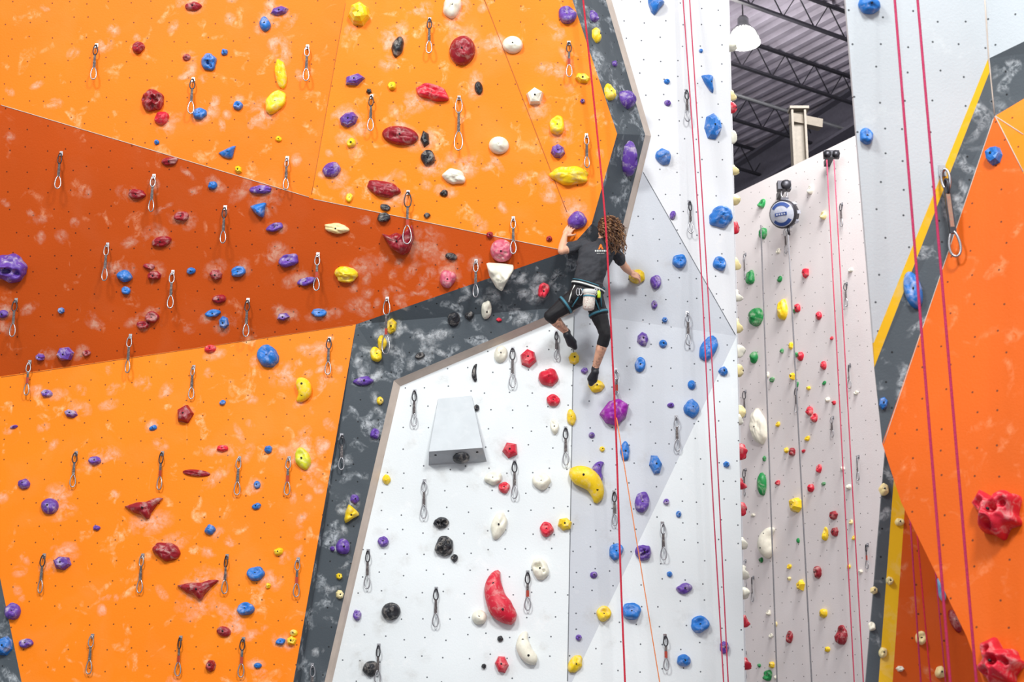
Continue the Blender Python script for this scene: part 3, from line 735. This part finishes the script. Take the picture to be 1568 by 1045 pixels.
def cap(a,b,ra,rb,lab,n=12):
    d=b-a;L=d.length;t=d/L;x=t.orthogonal().normalized();y=t.cross(x)
    rings=[]
    for i in range(5): an=math.pi/2*(1-i/4); rings.append((a-t*ra*math.sin(an),max(ra*math.cos(an),.0004)))
    for i in range(1,5): an=math.pi/2*(i/4); rings.append((b+t*rb*math.sin(an),max(rb*math.cos(an),.0004))) if i>0 else None
    rings.insert(5,(b,rb))
    vs=[];fs=[]
    for c,r in rings:
        for k in range(n): th=2*math.pi*k/n; vs.append(c+x*r*math.cos(th)+y*r*math.sin(th))
    m=len(rings)
    for i in range(m-1):
        for k in range(n): k2=(k+1)%n; fs.append((i*n+k,i*n+k2,(i+1)*n+k2,(i+1)*n+k))
    fs.append(tuple(range(n-1,-1,-1))); fs.append(tuple((m-1)*n+k for k in range(n)))
    bacc.add(vs,fs,'skin'); prims.append((a,b,ra,rb,lab))
rtv=(Rs-Ls).normalized()
secs=[(crotch-(pelvis-crotch)*.1,.05,.05,'legging'),(crotch,.115,.10,'legging'),(pelvis,.165,.115,'legging'),(pelvis.lerp(waist,.55),.150,.102,'legging'),(waist,.138,.098,'shirt'),(midb,.145,.103,'shirt'),(chest.lerp(midb,.35),.158,.110,'shirt'),(chest,.168,.11,'shirt'),(chest.lerp(neck,.55),.15,.095,'shirt'),(neck.lerp(chest,.15),.085,.07,'shirt'),(neck,.055,.055,'skin'),(neck.lerp(head,.4),.048,.05,'skin')]
vs=[];fs=[];ns=24
for i,(c,rx,ry,lab) in enumerate(secs):
    r_=rtv
    tdir=(neck-pelvis).normalized(); fwd_=tdir.cross(r_).normalized(); 
    r2=r_ if i>3 else Vector((1,0,-.05)).normalized()
    for k in range(ns):
        th=2*math.pi*k/ns; vs.append(c+r2*rx*math.cos(th)+fwd_*ry*math.sin(th))
for i in range(len(secs)-1):
    for k in range(ns): k2=(k+1)%ns; fs.append((i*ns+k,i*ns+k2,(i+1)*ns+k2,(i+1)*ns+k))
fs.append(tuple(range(ns-1,-1,-1))); fs.append(tuple((len(secs)-1)*ns+k for k in range(ns)))
bacc.add(vs,fs,'skin')
for (c1,rx1,ry1,l1),(c2,rx2,ry2,l2) in zip(secs,secs[1:]):
    for s in (-.45,0,.45): prims.append((c1+rtv*rx1*s,c2+rtv*rx2*s,min(ry1,rx1),min(ry2,rx2),l1))
for S,E,Wr in ((Ls,Le,Lw),(Rs,Re,Rw)):
    sin_=S.lerp(chest.lerp(neck,.4),.35)
    cap(sin_,S,.065,.058,'shirt')
    m_=S.lerp(E,.58); cap(S,m_,.060,.058,'shirt'); cap(m_,E,.042,.037,'skin')
    cap(E,E.lerp(Wr,.35),.038,.038,'skin'); cap(E.lerp(Wr,.35),Wr,.038,.025,'skin')
for H_,K_,A_n,T_,kf in ((Lh,Lk,La,Lt,.14),(Rh,Rk,Ra,Rt,.26)):
    cap(H_,H_.lerp(K_,.5),.094,.080,'legging'); cap(H_.lerp(K_,.5),K_,.080,.056,'legging')
    kk=K_.lerp(A_n,kf); back=Vector((0,-.012,0)); mc=K_.lerp(A_n,.42)+back
    cap(K_,kk,.056,.056,'legging'); cap(kk,mc,.049,.052,'tattoo'); cap(mc,A_n,.050,.031,'tattoo')
    fd=(T_-A_n).normalized(); side=fd.cross(Vector((0,1,0))).normalized()
    heel=A_n-Vector((0,.026,.034)); T2=T_+fd*.012; ball=heel.lerp(T2,.62)
    cap(A_n+(K_-A_n).normalized()*.02,A_n,.036,.037,'shoe'); cap(A_n,heel,.036,.038,'shoe')
    cap(heel,ball,.038,.036,'shoe'); cap(heel,ball+side*.014,.034,.036,'shoe'); cap(heel,ball-side*.014,.034,.036,'shoe')
    cap(ball+side*.012,T2+side*.004,.036,.024,'shoe'); cap(ball-side*.012,T2,.034,.022,'shoe')
ell(pelvis+Vector((-.07,-.05,-.03)),Vector((.085,0,0)),Vector((0,.08,0)),Vector((0,0,.09)),'legging')
ell(pelvis+Vector((.07,-.05,-.03)),Vector((.085,0,0)),Vector((0,.08,0)),Vector((0,0,.09)),'legging')
fdir=Vector((-.55,.8,.12)).normalized(); hup=Vector((.0,-.05,1)); hup=(hup-fdir*hup.dot(fdir)).normalized(); hr=fdir.cross(hup)
ell(head+hup*.02,hr*.076,fdir*.094,hup*.10,'skin'); ell(head+fdir*.032-hup*.055,hr*.052,fdir*.058,hup*.062,'skin')
cap(head+fdir*.088+hup*.012,head+fdir*.112-hup*.02,.009,.014,'skin')
for s in (-1,1):
    ell(head+hr*.078*s-hup*.005,hr*.010,fdir*.018,hup*.030,'skin',10)
    ell(head+fdir*.078+hr*.032*s+hup*.026,hr*.022,fdir*.012,hup*.008,None,10)
ell(head+fdir*.084-hup*.048,hr*.022,fdir*.010,hup*.010,'skin',10)
ell(head+fdir*.078-hup*.095,hr*.02,fdir*.018,hup*.016,'skin',10)
def hand(wr,fd,pn,side):
    fd=fd.normalized(); pn=(pn-fd*pn.dot(fd)).normalized(); sd=fd.cross(pn); 
    if sd.dot(side)<0: sd=-sd
    ell(wr+fd*.048+pn*.004,sd*.042,pn*.017,fd*.055,'skin',14); cap(wr,wr+fd*.03,.024,.026,'skin')
    for i,(off,L) in enumerate(((.033,.070),(.011,.078),(-.011,.073),(-.032,.057))):
        p0=wr+fd*.085+sd*off; p=p0-fd*.02
        cap(p,p0,.0100,.0095,'skin',8); p=p0
        for fr_,an in ((.48,.40),(.32,.95),(.23,1.5)):
            d=(fd*math.cos(an)+pn*math.sin(an)+sd*off*3.5).normalized(); q=p+d*L*fr_*1.15
            cap(p,q,.0090-.001*(an>1),.0082-.001*(an>1),'skin',8); p=q
    p=wr+fd*.02+sd*.028; d=(sd*.8+fd*.6+pn*.2).normalized(); q=p+d*.036; cap(p,q,.014,.011,'skin',8)
    d=(fd*.8+sd*.35+pn*.5).normalized(); q2=q+d*.03; cap(q,q2,.011,.0095,'skin',8); cap(q2,q2+(fd*.7+pn*.6).normalized()*.024,.0095,.008,'skin',8)
hand(Lw,Vector((.50,.20,.85)),Vector((.2,1,0)),Vector((1,0,0)))
hand(Rw,Vector((1,.55,-.25)),Vector((-.1,1,-.5)),Vector((0,0,1)))
raw=bacc.build('body_raw')
md=raw.modifiers.new('r','REMESH'); md.mode='VOXEL'; md.voxel_size=.0050; md.use_smooth_shade=True
ms=raw.modifiers.new('s','SMOOTH'); ms.factor=.5; ms.iterations=3
dg=bpy.context.evaluated_depsgraph_get(); dg.update()
bme=bpy.data.meshes.new_from_object(raw.evaluated_get(dg))
bpy.data.objects.remove(raw)
bme.name='body'; bme.materials.clear()
labs=['skin','tattoo','shirt','legging','shoe']
for l in labs: bme.materials.append(MAT[l])
def sdist(p,a,b,ra,rb):
    d=b-a; t=max(0,min(1,(p-a).dot(d)/max(1e-9,d.length_squared))); return (p-a-d*t).length-(ra+(rb-ra)*t)
pr=[(Vector(a),Vector(b),ra,rb,labs.index(l)) for a,b,ra,rb,l in prims]
vl=[]
for v in bme.vertices:
    c=v.co
    best=9;bl=0
    for a,b,ra,rb,l in pr:
        if abs(a.z-c.z)>.5: continue
        s=sdist(c,a,b,ra,rb)
        if s<best: best=s;bl=l
    vl.append(bl)
for p in bme.polygons:
    ll=[vl[i] for i in p.vertices]; p.material_index=max(set(ll),key=ll.count); p.use_smooth=True
nv=[v.normal.copy() for v in bme.vertices]
for v,nr_,l in zip(bme.vertices,nv,vl):
    if l in (2,3):
        c=v.co; amp=.011 if l==2 else .004
        q=Vector((c.x*9+c.z*4,c.y*5,c.z*14-c.x*7))
        v.co=c+nr_*amp*(noise.noise(q)+.5*noise.noise(q*2.1+Vector((7,3,1))))
body=bpy.data.objects.new('body',bme); scene.collection.objects.link(body); body.parent=climber
bvh=BVHTree.FromPolygons([v.co.copy() for v in bme.vertices],[tuple(p.vertices) for p in bme.polygons])
fa=Acc()
for s in (-1,1):
    c=head+fdir*.082+hr*.031*s+hup*.012
    lathe(fa,c,[(.001,.010),(.008,.007),(.012,0)],'eye',12,axis=fdir); lathe(fa,c+fdir*.0085,[(.001,.003),(.005,.001)],'iris',10,axis=fdir)
tube(fa,[head+fdir*.090-hup*.048+hr*x for x in (-.022,-.01,0,.01,.022)],.005,'lip',6,radii=[.002,.005,.005,.005,.002])
fa.build('face_features',climber)
ha=Acc()
vs=[];fs=[];sg=26
for i in range(sg+1):
    ph=math.pi*i/sg
    for k in range(sg):
        th=2*math.pi*k/sg; d=(hr*math.sin(ph)*math.cos(th)+fdir*math.sin(ph)*math.sin(th)+hup*math.cos(ph))
        r=.106+.014*noise.noise(d*6)
        vs.append(head-fdir*.022+hup*.022+hr*d.dot(hr)*r*.92+fdir*d.dot(fdir)*r*.92+hup*d.dot(hup)*r)
for i in range(sg):
    for k in range(sg): k2=(k+1)%sg; fs.append((i*sg+k,(i+1)*sg+k,(i+1)*sg+k2,i*sg+k2))
ha.add(vs,fs,'hair')
hrn=random.Random(11)
for c in range(200):
    while True:
        d=Vector((hrn.uniform(-1,1),hrn.uniform(-1,1),hrn.uniform(-.5,1)))
        if .1<d.length<1 and d.normalized().dot(fdir)<.25: break
    d.normalize()
    root=head-fdir*.015+hup*.02+d*.095
    end=head+Vector((hrn.uniform(-.005,.175),hrn.uniform(-.15,-.02),hrn.uniform(-.29,.0)))
    c1=root+d*.05+Vector((.03,-.03,.01))
    turns=hrn.uniform(3,6); ph0=hrn.uniform(0,6); rr=hrn.uniform(.007,.014)
    pts=[];nst=30
    for i in range(nst+1):
        t=i/nst; q=root*(1-t)**2+c1*2*t*(1-t)+end*t*t
        a=ph0+turns*2*math.pi*t; q=q+Vector((math.cos(a),math.sin(a)*.8,math.sin(a)*.5))*rr*min(1,t*3)
        pts.append(q)
    tube(ha,pts,.004,hrn.choice(('hair','hair','hair2')),4,radii=[.0048*(1-.5*i/nst) for i in range(nst+1)])
ha.build('curly_hair',climber)
def onaxis(c,axis,rdir,mx,n=40):
    axis=axis.normalized(); r=(rdir-axis*rdir.dot(axis)).normalized(); f=axis.cross(r); out=[]
    for k in range(n):
        a=2*math.pi*k/n; d=r*math.cos(a)+f*math.sin(a)
        h=bvh.ray_cast(c,d,mx)
        out.append((d,(h[0]-c).length if h[0] else None))
    vals=[x[1] for x in out if x[1]]; av=sum(vals)/len(vals) if vals else mx*.7
    R=[x[1] if x[1] else av*1.15 for x in out]
    for _ in range(2): R=[(R[i-1]+2*R[i]+R[(i+1)%n])/4 for i in range(n)]
    return [(o[0],rr) for o,rr in zip(out,R)]
def band(ac,c,axis,rdir,mx,h,mat,th=.006,off=.002):
    axis=axis.normalized(); ring=onaxis(c,axis,rdir,mx); n=len(ring); vs=[];fs=[]
    for d,rr in ring:
        o=d*(rr+off); u=d*th
        vs+=[c+o-axis*h/2,c+o+u-axis*h/2*.85,c+o+u+axis*h/2*.85,c+o+axis*h/2]
    for k in range(n):
        a=k*4;b=((k+1)%n)*4
        for i in range(4): j=(i+1)%4; fs.append((a+i,b+i,b+j,a+j))
    ac.add(vs,fs,mat)
ac=Acc()
tax=(neck-pelvis).normalized(); bc=pelvis.lerp(waist,.66); bx=Vector((1,0,-.05))
band(ac,bc,tax,bx,.21,.06,'harn',.010); band(ac,bc-tax*.008,tax,bx,.21,.016,'wht',.004,.012)
band(ac,bc+tax*.016,tax,bx,.21,.009,'teal',.004,.012)
for H_,K_ in ((Lh,Lk),(Rh,Rk)):
    q=H_.lerp(K_,.42); band(ac,q,K_-H_,Vector((1,0,0)),.11,.048,'harn',.007); band(ac,q,K_-H_,Vector((1,0,0)),.11,.022,'teal',.004,.009)
def onbody(px,py,off=.006):
    r=ray(px,py).normalized(); h=bvh.ray_cast(CAM,r)
    return (h[0]-r*off) if h[0] else atY(px,py,14.45)
for P in ([(880,437),(874,452),(871,463)],[(917,440),(920,455),(921,470)],[(893,443),(884,458),(876,470)],[(908,445),(913,462),(918,476)]):
    tube(ac,[onbody(x,y,.008) for x,y in P],.007,'wht' if P[0][0] in(880,) else 'teal',6)
for x in (885,889,912,916): carab(ac,onbody(x,447,.03),Vector((1,0,0)),Vector((0,0,-1)),.014,.035,.004,'gate')
lathe(ac,onbody(917,451,.035),[(.001,-.035),(.012,-.034),(.017,-.028),(.017,.02),(.012,.032),(.006,.036),(.001,.036)],'gearg',12)
ac.build('harness',climber)
ac=Acc(); cbp=onbody(902,459,.07); ca=Vector((.08,-.12,1)).normalized()
lathe(ac,cbp,[(.001,-.10),(.035,-.098),(.052,-.085),(.056,-.03),(.054,.05),(.058,.06)],'chalkbag',24,axis=ca)
lathe(ac,cbp,[(.058,.052),(.064,.07),(.06,.09),(.052,.092),(.048,.06),(.001,.04)],'wht',24,axis=ca)
lathe(ac,cbp,[(.0565,.02),(.0585,.022),(.0585,.034),(.0565,.036)],'teal',24,axis=ca)
tube(ac,[cbp+ca*.09+Vector((-.03,0,0)),onbody(897,444,.012),onbody(905,443,.012),cbp+ca*.09+Vector((.03,0,0))],.004,'harn',5)
ac.build('chalk_bag',climber)
ac=Acc()
def decal(x0,y0,x1,y1,mat,nx=6,ny=4,shape=None):
    vs=[];fs=[]
    for j in range(ny+1):
        for i in range(nx+1): vs.append(onbody(x0+(x1-x0)*i/nx,y0+(y1-y0)*j/ny,.004))
    for j in range(ny):
        for i in range(nx):
            if shape and not shape(i,j): continue
            fs.append((j*(nx+1)+i,j*(nx+1)+i+1,(j+1)*(nx+1)+i+1,(j+1)*(nx+1)+i))
    ac.add(vs,fs,mat,False)
decal(916,374,924,382,'logo',8,6,lambda i,j:abs(i-3.5)<1+j*.6 and not(j>3 and abs(i-3.5)<1))
decal(911,383,929,385.5,'wht',20,2,lambda i,j:i%3!=2)
decal(914,387.5,926,388.7,'wht',16,1,lambda i,j:i%2!=1)
ac.build('shirt_print',climber)

# ------------------------------------------------------------ lights
wd=bpy.data.worlds.new('world'); scene.world=wd; wd.use_nodes=True
bg=wd.node_tree.nodes['Background']; bg.inputs[0].default_value=(.95,.97,1,1); bg.inputs[1].default_value=.66
def area(name,loc,tgt,size,en,col=(1,1,1)):
    l=bpy.data.lights.new(name,'AREA'); l.energy=en; l.size=size; l.color=col
    o=bpy.data.objects.new(name,l); o.location=loc; o.rotation_euler=(Vector(tgt)-Vector(loc)).to_track_quat('-Z','Y').to_euler(); scene.collection.objects.link(o)
area('unseen_wall_light',(-5,3,13),(-3,15,5),2.2,1150,(1,.99,.96)); area('unseen_wall_light',(3,2,13),(2,15,5),2.2,1250,(1,.99,.97)); area('unseen_wall_light',(5,16.5,13.5),(5,22,5),3,950,(1,.97,.95))  # unseen area lights, added to brighten the walls
